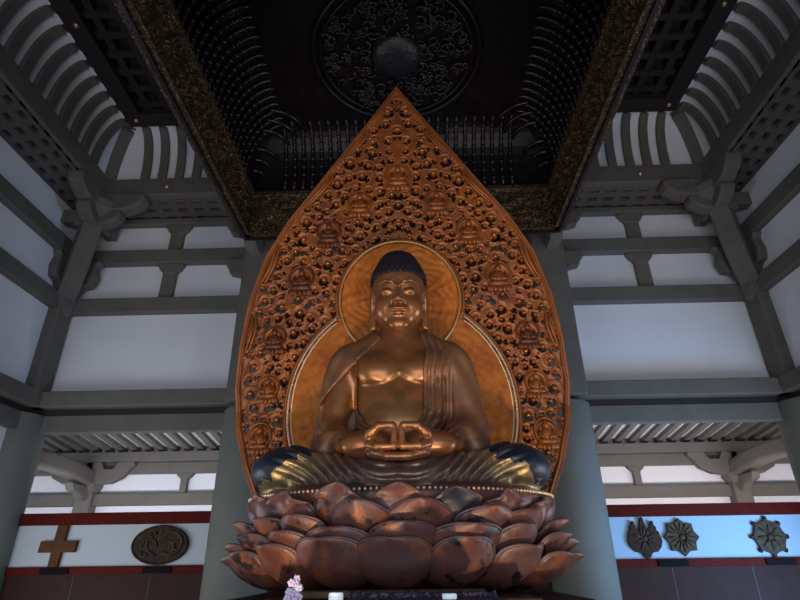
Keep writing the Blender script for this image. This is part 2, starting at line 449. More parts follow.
# ------------------------------------------------------------------ corner and wall brackets
def arm(mb, a, d, L, w, h, nose=True, z0=0):
    """bracket arm with a rounded, up-curving nose; a = root centre, d = direction in plan"""
    d = Vector((d[0], d[1], 0)).normalized(); u = d
    pts = [(0,-h*.5),(L*.45,-h*.5),(L*.68,-h*.44),(L*.85,-h*.26),(L*.96,0),(L*1.0,h*.28),(L*.97,h*.46),(L*.9,h*.5),(0,h*.5)]
    mb.plate(pts, a, u, (0,0,1), -w/2, w/2)
def sboard(mb, path, w, h):
    mb.sweep(path, [(-w/2,-h/2),(w/2,-h/2),(w/2,h/2),(-w/2,h/2)])
def corner_bracket(s, label):
    x, y = s*4.62, 6.42
    t = thing('corner_bracket', (x, y, 3.2), label, 'bracket', 'carved corner brackets')
    MB().lathe([(.13,3.02),(.17,3.08),(.19,3.2),(.19,3.34),(.15,3.40)], (x, y, 0), 8).build('capital', 'beam', t, bevel=.01)
    # main diagonal arm, S-curved, rising toward the cove corner
    mb = MB()
    k = 1/math.sqrt(2)
    P = []
    for i in range(15):
        q = i/14; out = .06+.50*q+.06*math.sin(q*PI); z = 3.34+1.12*q-.10*math.sin(q*2*PI)
        P.append((x-s*out*k, y-out*k, z))
    sboard(mb, P, .25, .30)
    mb.build('diagonal_arm', 'beam', t, bevel=.035)
    # crossed arms under the cove beams
    c = (s*4.22, 6.06)
    for nm, d in (('cross_arm', (-s, 0)), ('cross_arm', (0, -1))):
        mb = MB(); arm(mb, (c[0]-d[0]*.20, c[1]-d[1]*.20, 4.55), d, .86, .21, .30); o = mb.build(nm, 'beam', t, bevel=.03)
        mb = MB(); arm(mb, (c[0]-d[0]*.25, c[1]-d[1]*.25, 4.31), d, .62, .19, .24); mb.build(nm, 'beam', t, bevel=.03)
    mb = MB(); arm(mb, (c[0]+s*.1, c[1]+.1, 4.44), (-s, -1), .40, .24, .32); mb.build('nose', 'beam', t, bevel=.03)
    # tail arms that return to the two walls
    for d in ((s, 0), (0, 1)):
        mb = MB(); mb.bar((c[0], c[1], 4.36), (c[0]+d[0]*.46, c[1]+d[1]*.46, 4.36), .16, .20); mb.build('tail_arm', 'beam', t, bevel=.02)
    # curved knee boards along both walls
    for d in ((-s, 0), (0, -1)):
        mb = MB()
        pts = [(0,0),(.10,0),(.18,.10),(.30,.12),(.34,.26),(.30,.42),(.36,.50),(0,.50),(-.02,.3)]
        mb.plate(pts, (x+d[0]*.06, y+d[1]*.06, 3.34), (d[0], d[1], 0), (0,0,1), -.07, .07); mb.build('knee_board', 'beam', t, bevel=.02)
    return t
corner_bracket(-1, 'large grey carved bracket in the upper left corner of the hall')
corner_bracket(1, 'large grey carved bracket in the upper right corner of the hall')
def inner_bracket(s, label):
    x, y = s*2.12, 6.46
    t = thing('wall_bracket', (x, y, 3.5), label, 'bracket', 'stepped brackets on the inner posts')
    for z1, ln in ((3.85, .34), (4.505, .42)):
        h = .30
        pts = [(-.1,0),(ln,0),(ln,-.3*h),(ln*.84,-.42*h),(ln*.80,-.72*h),(ln*.45,-.82*h),(ln*.22,-h),(-.1,-h)]
        MB().plate(pts, (x, y, z1), (s,0,0), (0,0,1), -.07, .07).build('corbel', 'beam', t, bevel=.012)
    mb = MB(); arm(mb, (s*2.02, 6.35, 3.92), (0, -1), .42, .17, .22); mb.build('nose', 'beam', t, bevel=.03)
    MB().box(s*2.02-.07, s*2.02+.07, 5.905, 5.945, 3.93, 4.02).build('nose_tip', 'cream', t, bevel=.008)
    return t
inner_bracket(-1, 'stepped grey bracket on the post at the left edge of the halo')
inner_bracket(1, 'stepped grey bracket on the post at the right edge of the halo')

# ------------------------------------------------------------------ rear aisle beyond the columns
YO = 8.2
struct(MB().box(-8, 8, YO+.06, YO+.16, -1.6, 1.7).build('wall_outer', 'plaster'))
for z0, z1, pr in ((1.26, 1.42, .06), (.82, .985, .06)):
    trim(MB().box(-8, 8, YO-pr, YO+.06, z0, z1))
trim(MB().box(-8, 8, YO-.16, YO+.06, 1.42, 1.56))
for s in (-1, 1):
    mb = MB(); mb.plate([(-.05,0),(.05,0),(.05,.28),(-.05,.28)], (s*3.30, YO+.01, .985), (1,0,0), (0,0,1), -.045, .045)
    corbel(mb, (s*3.30, YO+.01, 1.27), (1,0,0), 0, .05, .125, .10, .05); trim(mb)
# sloping plaster soffit and its rafters
zs = lambda y: 1.60+(YO-y)*.135
rf = struct(MB().add([(-8, YO+.1, zs(YO)+.03), (8, YO+.1, zs(YO)+.03), (8, 6.6, zs(6.6)+.03), (-8, 6.6, zs(6.6)+.03)], [(0,1,2,3)]).build('ceiling_aisle', 'plaster'))
src = None
for i in range(70):
    x = -6.9+.20*i
    if abs(x) < 2.0: continue
    if src is None:
        src = MB().bar((0, 6.66, zs(6.66)), (0, YO+.04, zs(YO)), .088, .05).build('rafter', 'beam', rf); src.location = (x, 0, 0)
    else: copy_child(src, 'rafter', rf, (x, 0, 0))
def outer_post(s, label):
    x = s*4.68
    t = thing('post', (x, YO, -1.6), label, 'post', 'posts of the aisle outer wall')
    MB().box(x-.12, x+.12, YO-.14, YO+.06, -1.6, 1.10).build('shaft', 'beam', t, bevel=.02)
    MB().lathe([(.14,1.0),(.19,1.07),(.20,1.12),(.17,1.16)], (x, YO-.04, 0), 8).build('capital', 'beam', t, bevel=.01)
    for d in (-s, s):
        pts = [(-.05,0),(.10,0),(.36,.02),(.52,.10),(.60,.22),(.66,.27),(.66,.32),(.42,.32),(.36,.22),(.22,.22),(.16,.32),(-.05,.32)]
        MB().plate(pts, (x, YO-.10, 1.10), (d,0,0), (0,0,1), -.055, .055).build('bracket_arm', 'beam', t, bevel=.012)
    mb = MB(); P = []
    for i in range(11):
        q = i/10; P.append((x+s*.05*q, YO-.1-1.30*q, 1.17+.05*math.sin(q*PI)+.10*q))
    sboard(mb, P, .24, .22); mb.build('tie_beam', 'beam', t, bevel=.04)
    MB().plate([(0,0),(.42,0),(.36,-.09),(.2,-.12),(.08,-.2),(0,-.2)], (x, YO-.14, 1.08), (0,-1,0), (0,0,1), -.06, .06).build('bracket_arm', 'beam', t, bevel=.012)
outer_post(-1, 'short grey post with curved tie beam, seen above the cross emblem')
outer_post(1, 'short grey post with curved tie beam, seen above the right emblems')

# ------------------------------------------------------------------ emblem partitions
YP = 6.62
for s, nm in ((-1, 'left'), (1, 'right')):
    x0, x1 = sorted((s*2.0, s*5.4))
    t = thing('emblem_partition', (s*3.4, YP, -1.6), 'low partition with white band between red rails, ' + ('left of the statue, carrying a cross' if s < 0 else 'right of the statue, with three badges'), 'partition')
    MB().box(x0, x1, YP, YP+.05, .03, .46).build('white_band', mat('band_'+nm, (.47,.51,.54) if s < 0 else (.36,.50,.62), .7, spec=.15), t)  # right band: colour tinted blue to carry part of the blue light there
    MB().box(x0, x1, YP-.04, YP+.07, .46, .59).build('rail', 'redwood', t, bevel=.008)
    MB().box(x0, x1, YP-.04, YP+.07, -.05, .03).build('rail', 'redwood', t, bevel=.008)
    MB().box(x0, x1, YP, YP+.05, -1.6, -.05).build('wainscot', 'brownpanel', t)
    q = MB()
    for k in range(1, 5):
        xx = s*2.0+s*k*.86; q.box(xx-.006, xx+.006, YP-.004, YP+.001, -1.6, -.05)
    q.build('panel_joint', mat('joint_'+nm, (.05,.035,.03), .7), t)
YE = YP-.05
# cross
mb = MB()
cxp, cz = -3.96, .235
a = .06; b = .205
pts = [(-a,-.205),(a*.8,-.205),(a*.9,-a),(b,-a),(b*1.04,a),(a,a),(a*1.15,.225),(-a*.85,.225),(-a,a),(-b,a),(-b*1.04,-a),(-a,-a)]
mb.plate(pts, (cxp, YP+.0, cz), (1,0,0), (0,0,1), .0, .05)
tag(mb.build('cross_emblem', 'crossbrown', None, (cxp, YP, .03), bevel=.006), 'brown equal-armed cross on the white band at left', 'emblem')
def relief_disc(name, cx_, cz_, rx, rz, label, m, feats):
    t = thing(name, (cx_, YP, cz_-rz), label, 'emblem')
    n = 48
    MB().plate([(rx*math.cos(2*PI*i/n), rz*math.sin(2*PI*i/n)) for i in range(n)], (cx_, YP, cz_), (1,0,0), (0,0,1), 0, .035).build('disc', m, t, bevel=.006)
    MB().tube([(cx_+rx*.96*math.cos(2*PI*i/n), YP-.035, cz_+rz*.95*math.sin(2*PI*i/n)) for i in range(n)], .012, 8, True).build('rim', m, t, smooth=True)
    feats(t); return t
def swirls(t):
    mb = MB(); cx_, cz_ = -2.80, .235
    def arc(c, r, a0, a1, th, sx=1.): mb.tube([(c[0]+sx*r*math.cos(a0+(a1-a0)*i/14), YP-.04, c[1]+r*math.sin(a0+(a1-a0)*i/14)) for i in range(15)], th, 6)
    arc((cx_+.13, cz_+.02), .12, -2.2, 2.4, .013); arc((cx_+.10, cz_-.03), .07, -2.6, 2.0, .012)
    arc((cx_+.2, cz_-.0), .05, 0, 5, .011); arc((cx_-.12, cz_-.02), .09, 0, 3.6, .013); arc((cx_-.16, cz_-.07), .045, 0, 6.2, .012)
    arc((cx_-.02, cz_+.03), .13, 2.3, 4.6, .012)
    mb.build('raised_swirl', 'bronzegold', t, smooth=True)
    mb = MB()
    for dx, dz in ((-.13,.10),(-.07,.125),(-.16,.065),(-.10,.085)): mb.ball((cx_+dx, YP-.04, cz_+dz), .02)
    mb.build('knob', 'bronzegold', t, smooth=True)
relief_disc('oval_emblem', -2.80, .240, .325, .205, 'dark oval bronze emblem with swirls, between cross and column', 'bronze', swirls)
# badge with three pointed lobes
def lobed(cx_, cz_, outline, label, name, rays, m):
    t = thing(name, (cx_, YP, cz_-.2), label, 'emblem')
    MB().plate(outline, (cx_, YP, cz_), (1,0,0), (0,0,1), 0, .035).build('plate', m, t, bevel=.005)
    mb = MB()
    for (a0, r0, r1, th) in rays: mb.tube([(cx_+r0*math.cos(a0), YP-.038, cz_+r0*math.sin(a0)), (cx_+r1*math.cos(a0), YP-.038, cz_+r1*math.sin(a0))], [th, th*.5], 6)
    mb.ball((cx_, YP-.035, cz_), .035, 10, 6, (1,.5,1)); mb.build('raised_ray', 'bronzegold', t, smooth=True); return t
cr = [(-.03,-.19),(0,-.21),(.03,-.19),(.06,-.145),(.12,-.135),(.165,-.09),(.19,-.03),(.175,.03),(.165,.07),(.145,.085),(.150,.11),(.12,.15),(.10,.165),(.08,.15),(.075,.11),(.055,.07),(.035,.085),(.04,.12),(.025,.165),(.02,.19),(0,.205)]
cr = cr+[(-a, b) for a, b in reversed(cr[3:-1])]
cr = [(a, b) for a, b in cr]
o = lobed(2.62, .235, cr, 'three-pointed dark badge, nearest the column on the right band', 'crown_badge', [(R(a_), .03, .13, .012) for a_ in (-60,-20,20,60,90,120,160,200,240)], 'bronze')
for dx, dz in ((-.105,.16),(0,.20),(.105,.16)): MB().ball((2.62+dx, YP-.03, .235+dz), .022, 10, 6, (1,.6,1)).build('tip_knob', 'bronze', o, smooth=True)
st8 = []
for i in range(32):
    a_ = 2*PI*i/32+PI/2; r = .195 if i % 4 == 0 else (.155 if i % 2 == 0 else .168); st8.append((r*math.cos(a_), r*math.sin(a_)))
lobed(3.03, .245, st8, 'dark rayed star badge in the middle of the right band', 'star_badge', [(2*PI*i/16, .04, .15, .011) for i in range(16)], 'bronzegold')
rd = [((.185 if i % 2 == 0 else .165)*math.cos(2*PI*i/16+PI/2), (.185 if i % 2 == 0 else .165)*math.sin(2*PI*i/16+PI/2)) for i in range(16)]
o = lobed(3.99, .235, rd, 'eight-sided bronze badge with round knobs, rightmost on the band', 'wheel_badge', [(2*PI*i/8, .04, .13, .014) for i in range(8)], 'bronzegold')
for i in range(8): MB().ball((3.99+.190*math.cos(2*PI*i/8+PI/2), YP-.02, .235+.190*math.sin(2*PI*i/8+PI/2)), .026, 10, 6, (1,.6,1)).build('knob', 'bronze', o, smooth=True)
for x, lb in ((-3.93, 'small black plate on the rail under the cross'), (-2.78, 'small black plate on the rail under the oval emblem'),
              (2.87, 'small black plate on the rail under the crown and star badges'), (4.02, 'small black plate on the rail under the wheel badge')):
    tag(MB().box(x-.16, x+.16, YP-.06, YP-.04, -.045, .015).build('name_plate', 'blackplate', None, (x, YP-.05, -.045), bevel=.004), lb, 'plate', 'name plates under the emblems')

# ================================================================== CANOPY
CBX, CBY0, CBY1, CB0, CB1 = 1.85, 1.95, 5.35, 3.50, 4.12
cn = thing('canopy', (0, 3.65, CB0), 'black lacquered carved canopy hanging above the statue', 'canopy')
def carved_board(o, u, wv, L, H, out, name):
    """openwork-like carved fascia: relief grid"""
    du = .022; nu, nv = int(L/du), int(H/du)
    U, Vv = np.meshgrid(np.linspace(0, L, nu), np.linspace(0, H, nv), indexing='ij')
    h = np.zeros_like(U)
    for k in range(int(L*H*170)):
        a_, b_ = rng.uniform(0, L), rng.uniform(0, H); r = rng.uniform(.025, .06)
        d = np.hypot(U-a_, Vv-b_)/r
        h = np.maximum(h, np.where(d < 1, .045*np.sqrt(np.clip(1-d*d, 0, 1))*(.6+.4*np.cos(d*7+np.arctan2(Vv-b_, U-a_)*2)), 0))
    e = np.minimum(Vv, H-Vv); h = np.where(e < .05, .05, h)
    o, u, wv, nn = map(np.array, (o, u, wv, out))
    def sheet(hh): return (o[None,None]+U[...,None]*u+Vv[...,None]*wv+hh[...,None]*nn).reshape(-1, 3)
    A = sheet(h+.02); B = sheet(-h*.6-.03); N = len(A)
    I = np.arange(N).reshape(nu, nv)
    q = np.stack([I[:-1,:-1], I[1:,:-1], I[1:,1:], I[:-1,1:]], -1).reshape(-1, 4)
    ed = []
    for r_ in (I[:,0][::-1], I[:,-1], I[0], I[-1][::-1]): ed.append(np.stack([r_[:-1], r_[1:], r_[1:]+N, r_[:-1]+N], -1))
    F = np.concatenate([q, q[:, ::-1]+N]+ed)
    return npmesh(name, np.concatenate([A, B]), F, 'blackgold', cn, smooth=False)
H = CB1-CB0; LY = CBY1-CBY0
carved_board((-CBX, CBY1, CB0), (1,0,0), (0,0,1), 2*CBX, H, (0,-1,0), 'fascia')
carved_board((-CBX, CBY0, CB0), (1,0,0), (0,0,1), 2*CBX, H, (0,-1,0), 'fascia')
carved_board((-CBX, CBY0, CB0), (0,1,0), (0,0,1), LY, H, (1,0,0), 'fascia')
carved_board((CBX, CBY0, CB0), (0,1,0), (0,0,1), LY, H, (-1,0,0), 'fascia')
# lower lip with small scallops
for a_, b_ in (((-CBX,CBY1),(CBX,CBY1)), ((-CBX,CBY0),(-CBX,CBY1)), ((CBX,CBY0),(CBX,CBY1)), ((-CBX,CBY0),(CBX,CBY0))):
    mb = MB(); mb.bar((*a_, CB0), (*b_, CB0), .03, .05); L = math.dist(a_, b_); nn = int(L/.11)
    mb.build('lip', 'black', cn)
    mb = MB(); mb.bar((*a_, CB1+.02), (*b_, CB1+.02), .10, .07); mb.build('upper_moulding', 'black', cn, bevel=.01)
# ribbed vault inside
VI, VH = .42, .72
vp = [(VI*(1-math.cos(t*PI/20)), CB1+.05+VH*math.sin(t*PI/20)) for t in range(11)]
mb = MB()
for (i0, z0), (i1, z1) in zip(vp, vp[1:]):
    A = lambda i, z: [(-(CBX-i), CBY0+i, z), (-(CBX-i), CBY1-i, z), (CBX-i, CBY1-i, z), (CBX-i, CBY0+i, z)]
    a_, b_ = A(i0, z0), A(i1, z1)
    for k in range(4): mb.add([a_[k], a_[(k+1) % 4], b_[(k+1) % 4], b_[k]], [(0,1,2,3)])
vt = mb.build('vault', 'black', cn)
def vrib(sx, sy, base):
    m_ = MB(); P = [(base[0]+sx*(i+.03), base[1]+sy*(i+.03), z-.01) for i, z in vp]
    m_.tube(P, .022, 8)
    for k in range(1, 9): m_.ball(P[k], .031, 8, 5)
    return m_
s0 = None
sx_ = .112
nb = int(2*(CBX-.42)/sx_)
for i in range(nb+1):
    x = -(CBX-.42)+sx_*i
    if s0 is None: s0 = vrib(0, -1, (0, CBY1, 0)).build('vault_rib', 'blackrib', vt, smooth=True); s0.location = (x, 0, 0)
    else: copy_child(s0, 'vault_rib', vt, (x, 0, 0))
for s in (-1, 1):
    s0 = None; y = CBY1-.40
    while y > CBY0+.40:
        if s0 is None:
            s0 = vrib(-s, 0, (s*CBX, 0, 0)).build('vault_rib', 'blackrib', vt, smooth=True); s0.location = (0, y, 0)
        else: copy_child(s0, 'vault_rib', vt, (0, y, 0))
        y -= sx_
    # corner panels: concentric wave ridges
    mb = MB()
    for k in range(6):
        P = [(s*(CBX-i-.03-.0*k), CBY1-i-.03, z) for i, z in vp]
    for k in range(1, 7):
        q = k/7
        P = []
        for j in range(13):
            a_ = PI/2*j/12; rr = .07+.055*k
            i_, z_ = vp[min(10, int(10*min(1, q*.9+.1)))]
            P.append((s*(CBX-i_-.01-rr*math.sin(a_)*.9), CBY1-i_-.01-rr*math.cos(a_)*.9, z_))
        mb.tube(P, .024, 6)
    mb.build('corner_wave', 'blackrib', vt, smooth=True)
# inner ceiling with carved medallion
iz = CB1+.05+VH
MB().box(-(CBX-VI)-.02, CBX-VI+.02, CBY0+VI-.02, CBY1-VI+.02, iz, iz+.05).build('inner_ceiling', 'black', cn)
MB().box(-CBX, CBX, CBY1, CBY1+.03, CB1, iz).box(-CBX, CBX, CBY0-.03, CBY0, CB1, iz).box(-CBX-.03, -CBX, CBY0, CBY1, CB1, iz).box(CBX, CBX+.03, CBY0, CBY1, CB1, iz).build('outer_casing', 'black', cn)
mc = (0, 4.0, iz)
mb = MB()
for r_, th in ((.88, .032), (.80, .018)): mb.tube([(mc[0]+r_*math.cos(2*PI*i/64), mc[1]+r_*math.sin(2*PI*i/64), iz-.03) for i in range(64)], th, 8, True)
md = mb.build('medallion_ring', 'black', cn, smooth=True)
mb = MB()
for k in range(260):        # dragon cloud scrolls inside the ring
    a_ = rng.uniform(0, 2*PI); r_ = .76*math.sqrt(rng.uniform(.1, 1)); c_ = (r_*math.cos(a_), mc[1]+r_*math.sin(a_)); rr = rng.uniform(.03, .08); ph = rng.uniform(0, 6)
    mb.tube([(c_[0]+rr*(1-j/14)*math.cos(ph+j*.55), c_[1]+rr*(1-j/14)*math.sin(ph+j*.55), iz-.03-.03*j/12) for j in range(12)], [.018*(1-j/16) for j in range(12)], 5)
o = mb.build('cloud_scrolls', 'blackrib', md, smooth=True); o['kind'] = 'stuff'
mb = MB(); mb.ball((0, 4.0, iz-.02), .27, 28, 10, (1,1,.4)); mb.build('central_boss', mat('boss', (.016,.016,.022), .4, metal=.2, bump=(18,.6,.02)), md, smooth=True)
for sx in (-1, 1):
    for yy in (2.3, 5.0): MB().tube([(sx*1.5, yy, iz), (sx*1.5, yy, CZ+.1)], .02, 8).build('hanging_rod', 'black', cn)

# ================================================================== HALO (mandorla)
HZ = [.25,.41,.68,.98,1.29,1.63,2.01,2.39,2.71,3.03,3.36,3.70,4.011]
HW = [1.03,1.09,1.21,1.303,1.336,1.319,1.262,1.14,.958,.718,.475,.222,0.0]
def hwid(z):
    return np.interp(z, HZ, HW)
def hy(z, off=0.):      # surface of the halo, leaning forward above z=1.1
    z = np.asarray(z, float)
    y = 4.2-.19*np.maximum(0, z-1.1); return y-off
halo = thing('halo', (0, 4.24, .30), 'tall pointed copper-orange openwork halo behind the statue', 'halo')
FIGS = [(0,3.074,1.35),(.337,2.827,1.25),(.60,2.56,1.25),(.825,2.15,1.3),(1.03,1.66,1.15),(1.065,1.27,1.1),(1.10,.885,1.1)]
HC, HR_ = (0, 1.97), .495       # head disc
BC, BR_ = (0, 1.086), .893      # body disc
def halo_field():
    h = .0065; xs = np.arange(0, 1.36+h, h); zs_ = np.arange(.25, 4.02, h)
    X, Z = np.meshgrid(xs, zs_, indexing='ij')
    # distance to outline (polyline)
    dz = np.interp(np.arange(len(HZ)*12)/12., np.arange(len(HZ)), HZ); dw = np.interp(dz, HZ, HW)
    E_ = np.full(X.shape, 9.)
    P = np.stack([dw, dz], 1); P = P[P[:,1] > .2]
    for (x0, z0), (x1, z1) in zip(P, P[1:]):
        dx, dzz = x1-x0, z1-z0; L = dx*dx+dzz*dzz
        if L < 1e-9: continue
        t = np.clip(((X-x0)*dx+(Z-z0)*dzz)/L, 0, 1); E_ = np.minimum(E_, np.hypot(X-x0-t*dx, Z-z0-t*dzz))
    inside = X < hwid(Z)
    dh = np.hypot(X-HC[0], Z-HC[1])-HR_; db = np.hypot(X-BC[0], Z-BC[1])-BR_
    disc = np.minimum(dh, db)
    Hh = np.full(X.shape, .012); hole = np.zeros(X.shape, bool)
    ground = (E_ > .055) & (disc > .05)
    cov = np.full(X.shape, 9.)
    # attendant figure clearings
    for fx, fz, fs in FIGS:
        d = np.hypot(X-fx, Z-fz-.02)
        cov = np.minimum(cov, d-.095*fs)
    # scroll motifs
    mot = []
    rg = np.random.default_rng(5)
    tries = 0
    while tries < 20000:
        tries += 1
        z = rg.uniform(.3, 3.95); x = rg.uniform(0, 1.34)
        r = rg.choice([.064, .054, .046, .038], p=[.15,.3,.3,.25]) if tries < 9000 else rg.uniform(.028, .040)
        ew = float(hwid(z))
        if x > ew-.05-r*.8: continue
        if math.hypot(x-HC[0], z-HC[1]) < HR_+.02+r*.9 or math.hypot(x-BC[0], z-BC[1]) < BR_+.02+r*.9: continue
        if x < r and x > .012: continue
        if any(math.hypot(x-fx, z-fz-.02) < .085*fs+r*.9 for fx, fz, fs in FIGS): continue
        if any((x-a)**2+(z-b)**2 < (1.04*(r+c))**2 for a, b, c, *_ in mot): continue
        mot.append((x, z, r, rg.uniform(0, 2*PI), rg.random()))
    # soft cloud relief over the whole ground
    fl = .006*(.5+.5*np.cos(Z*38+np.sin(X*24)*2.4+X*30))
    Hh = np.where(ground, .012+fl, Hh)
    for (x, z, r, ph, kind) in mot:
        i0, i1 = max(0, int((x-r*1.5)/h)), int((x+r*1.5)/h)+2; j0, j1 = max(0, int((z-r*1.5-.25)/h)), int((z+r*1.5-.25)/h)+2
        xx, zz = X[i0:i1, j0:j1]-x, Z[i0:i1, j0:j1]-z
        d = np.hypot(xx, zz)/r; a = np.arctan2(zz, xx)
        cov[i0:i1, j0:j1] = np.minimum(cov[i0:i1, j0:j1], (d-1)*r)
        hh = Hh[i0:i1, j0:j1]
        c0 = -PI/2+(ph-PI)*.30
        ball = .026*(r/.05)*np.sqrt(np.clip(1-(d/.44)**2, 0, 1))
        sp = ((a-c0+PI*(1 if kind > .5 else 1.6)) % (2*PI))/(2*PI); sp = sp if kind > .4 else 1-sp
        ring = .012*np.exp(-((d-.92-.30*sp)/.10)**2)
        v = .012+np.maximum(ball, ring)
        Hh[i0:i1, j0:j1] = np.where(d < 1.25, np.maximum(np.where(d < .9, v, hh), v), hh)
        # crescent opening round the lower side of the boss
        c0 = -PI/2+(ph-PI)*.30
        da = np.abs((a-c0+PI) % (2*PI)-PI)
        wdt = .46*np.sqrt(np.clip(1-(da/(1.75 if kind > .3 else 1.35))**2, 0, 1))
        hole[i0:i1, j0:j1] |= (d > .46) & (d < .46+wdt)
    # small star gaps between motifs
    hole |= (cov > .004) & (cov < .019) & ground & (np.sin(X*47+Z*21)*np.sin(Z*43-X*17) > .5)
    hole &= ground
    # smooth mound under figures, dark lotus cloud rim
    for fx, fz, fs in FIGS:
        d = np.hypot(X-fx, Z-fz-.02)/(.095*fs)
        Hh = np.where(d < 1.1, np.maximum(Hh, .022+.012*np.cos(d*9)), Hh); hole &= ~(d < 1.0)
    # rim: flat raised edge with inner roll
    rim = np.where(E_ < .05, .018+.026*np.exp(-((E_-.036)/.010)**2)+.010*np.exp(-((E_-.008)/.008)**2), 0)
    Hh = np.where(E_ <= .05, rim, Hh)
    # discs: raised plate, petals and rings in low relief
    rh = np.hypot(X-HC[0], Z-HC[1]); ah = np.arctan2(Z-HC[1], X-HC[0])
    rb_ = np.hypot(X-BC[0], Z-BC[1]); ab_ = np.arctan2(Z-BC[1], X-BC[0])
    vine = lambda r, a, k, m_: .5+.5*np.sin(r*k+2.2*np.sin(a*m_)) * np.cos(a*m_*1.7+r*k*.6)
    hd = .030+.016*vine(rh, ah, 62, 9)+.012*np.exp(-((rh-.34)/.012)**2)
    bd = .024+.015*vine(rb_, ab_, 55, 13)+.012*np.exp(-((rb_-.70)/.014)**2)
    Hh = np.where(db < .01, bd, Hh); Hh = np.where(dh < .01, np.maximum(hd, .03), Hh)
    Hh = np.where((disc >= .01) & (disc < .05), .02+.015*np.exp(-((disc-.03)/.01)**2), Hh)
    hole &= disc > .05
    return X, Z, Hh, inside, hole, mot
X, Z, Hh, inside, hole, motifs = halo_field()
def halo_mesh():
    nx, nz = X.shape
    ok = inside & ~hole
    cell = ok[:-1,:-1] & ok[1:,:-1] & ok[1:,1:] & ok[:-1,1:]
    Vs, Fs, off = [], [], 0
    # snap the columns nearest the outline onto it so the edge is clean
    Xs = X.copy(); w = hwid(Z); hstep = X[1,0]-X[0,0]
    last = inside & ~np.roll(inside, -1, 0)
    Xs[last] = w[last]
    for s in (-1, 1):
        fr_ = np.stack([s*Xs, hy(Z)-Hh, Z], -1).reshape(-1, 3); bk = np.stack([s*Xs, hy(Z)+.014, Z], -1).reshape(-1, 3)
        N = nx*nz; I = np.arange(N).reshape(nx, nz)
        a, b, c, d = (I[:-1,:-1][cell], I[1:,:-1][cell], I[1:,1:][cell], I[:-1,1:][cell])
        q = np.stack([a, b, c, d], 1)
        if s < 0: q = q[:, ::-1]
        fs = [q, q[:, ::-1]+N]
        pad = np.pad(cell, 1)
        for (sl, e0, e1) in (((0,-1), lambda i, j: I[i, j], lambda i, j: I[i+1, j]), ((0,1), lambda i, j: I[i+1, j+1], lambda i, j: I[i, j+1]),
                             ((-1,0), lambda i, j: I[i, j+1], lambda i, j: I[i, j]), ((1,0), lambda i, j: I[i+1, j], lambda i, j: I[i+1, j+1])):
            nb_ = np.roll(pad, (-sl[0], -sl[1]), (0, 1))[1:-1, 1:-1]
            ij = np.argwhere(cell & ~nb_)
            if s < 0 or s > 0:
                ij = ij[~((ij[:,0] == 0) & (sl == (-1,0)))]
            p, r_ = e0(ij[:,0], ij[:,1]), e1(ij[:,0], ij[:,1])
            w_ = np.stack([p, p+N, r_+N, r_], 1)
            fs.append(w_ if s > 0 else w_[:, ::-1])
        Vs += [fr_, bk]; Fs.append(np.concatenate(fs)+off); off += 2*N
    V = np.concatenate(Vs); F = np.concatenate(Fs)
    use = np.zeros(len(V), bool); use[F.ravel()] = True; mp = np.cumsum(use)-1
    return V[use], mp[F]
V, F = halo_mesh()
hm = npmesh('openwork_panel', V, F, 'halo', halo)
# glossy knobs on the larger bosses catch the light
mb = MB()
for (x, z, r, ph, kind) in motifs:
    if r > .038:
        for s in ((-1, 1) if x > .01 else (1,)): mb.ball((s*x, float(hy(z))-.012-.016*(r/.05), z), r*.34, 10, 7)
o = mb.build('boss_knobs', 'knob', halo, smooth=True); o['kind'] = 'stuff'
# discs in brighter gilt: thin shells just proud of the panel
def disc_shell(c, R0, R1, name, amp, k, m_, z_clip=.3):
    nr, na = 70, 220; vs = []; fs = []
    for i in range(nr+1):
        r = R0+(R1-R0)*i/nr
        for j in range(na):
            a = 2*PI*j/na; x = c[0]+r*math.cos(a); z = max(z_clip, c[1]+r*math.sin(a))
            hgt = .046+amp*(.5+.5*math.sin(r*k+2.2*math.sin(a*m_))*math.cos(a*m_*1.7+r*k*.6))
            if c is BC: 
                hgt -= .012
            vs.append((x, float(hy(z))-hgt, z))
    for i in range(nr):
        for j in range(na):
            fs.append((i*na+j, i*na+(j+1) % na, (i+1)*na+(j+1) % na, (i+1)*na+j))
    mb = MB(); mb.add(vs, fs); o = mb.build(name, 'disc', halo, smooth=True)
    sd = o.modifiers.new('thick', 'SOLIDIFY'); sd.thickness = .012; sd.offset = -1 
    return o
disc_shell(HC, .02, HR_-.015, 'head_disc', .010, 62, 9)
disc_shell(BC, .30, BR_-.02, 'body_disc', .009, 55, 13)
n = 96
MB().tube([(HR_*math.cos(2*PI*i/n), float(hy(HC[1]+HR_*math.sin(2*PI*i/n)))-.062, HC[1]+HR_*math.sin(2*PI*i/n)) for i in range(n)], .013, 8, True).build('head_disc_ring', mat('ring_gold', (.50,.27,.10), .35, metal=.6), halo, smooth=True)
a0 = math.atan2(1.80-BC[1], .52)
for s in (-1, 1):
    mb = MB(); mb2 = MB(); P = []
    for i in range(90):
        a = a0-(a0+.62)*i/89; x = s*BR_*math.cos(a); z = BC[1]+BR_*math.sin(a)
        if z < .55: break
        mb.ball((x, float(hy(z))-.058, z), .0095, 6, 4); P.append((s*(BR_-.026)*math.cos(a), float(hy(z))-.050, BC[1]+(BR_-.026)*math.sin(a)))
    mb2.tube(P, .007, 6)
    o = mb.build('bead_row', 'bead', halo, smooth=True); mb2.build('backing_strip', 'giltring', o, smooth=True)
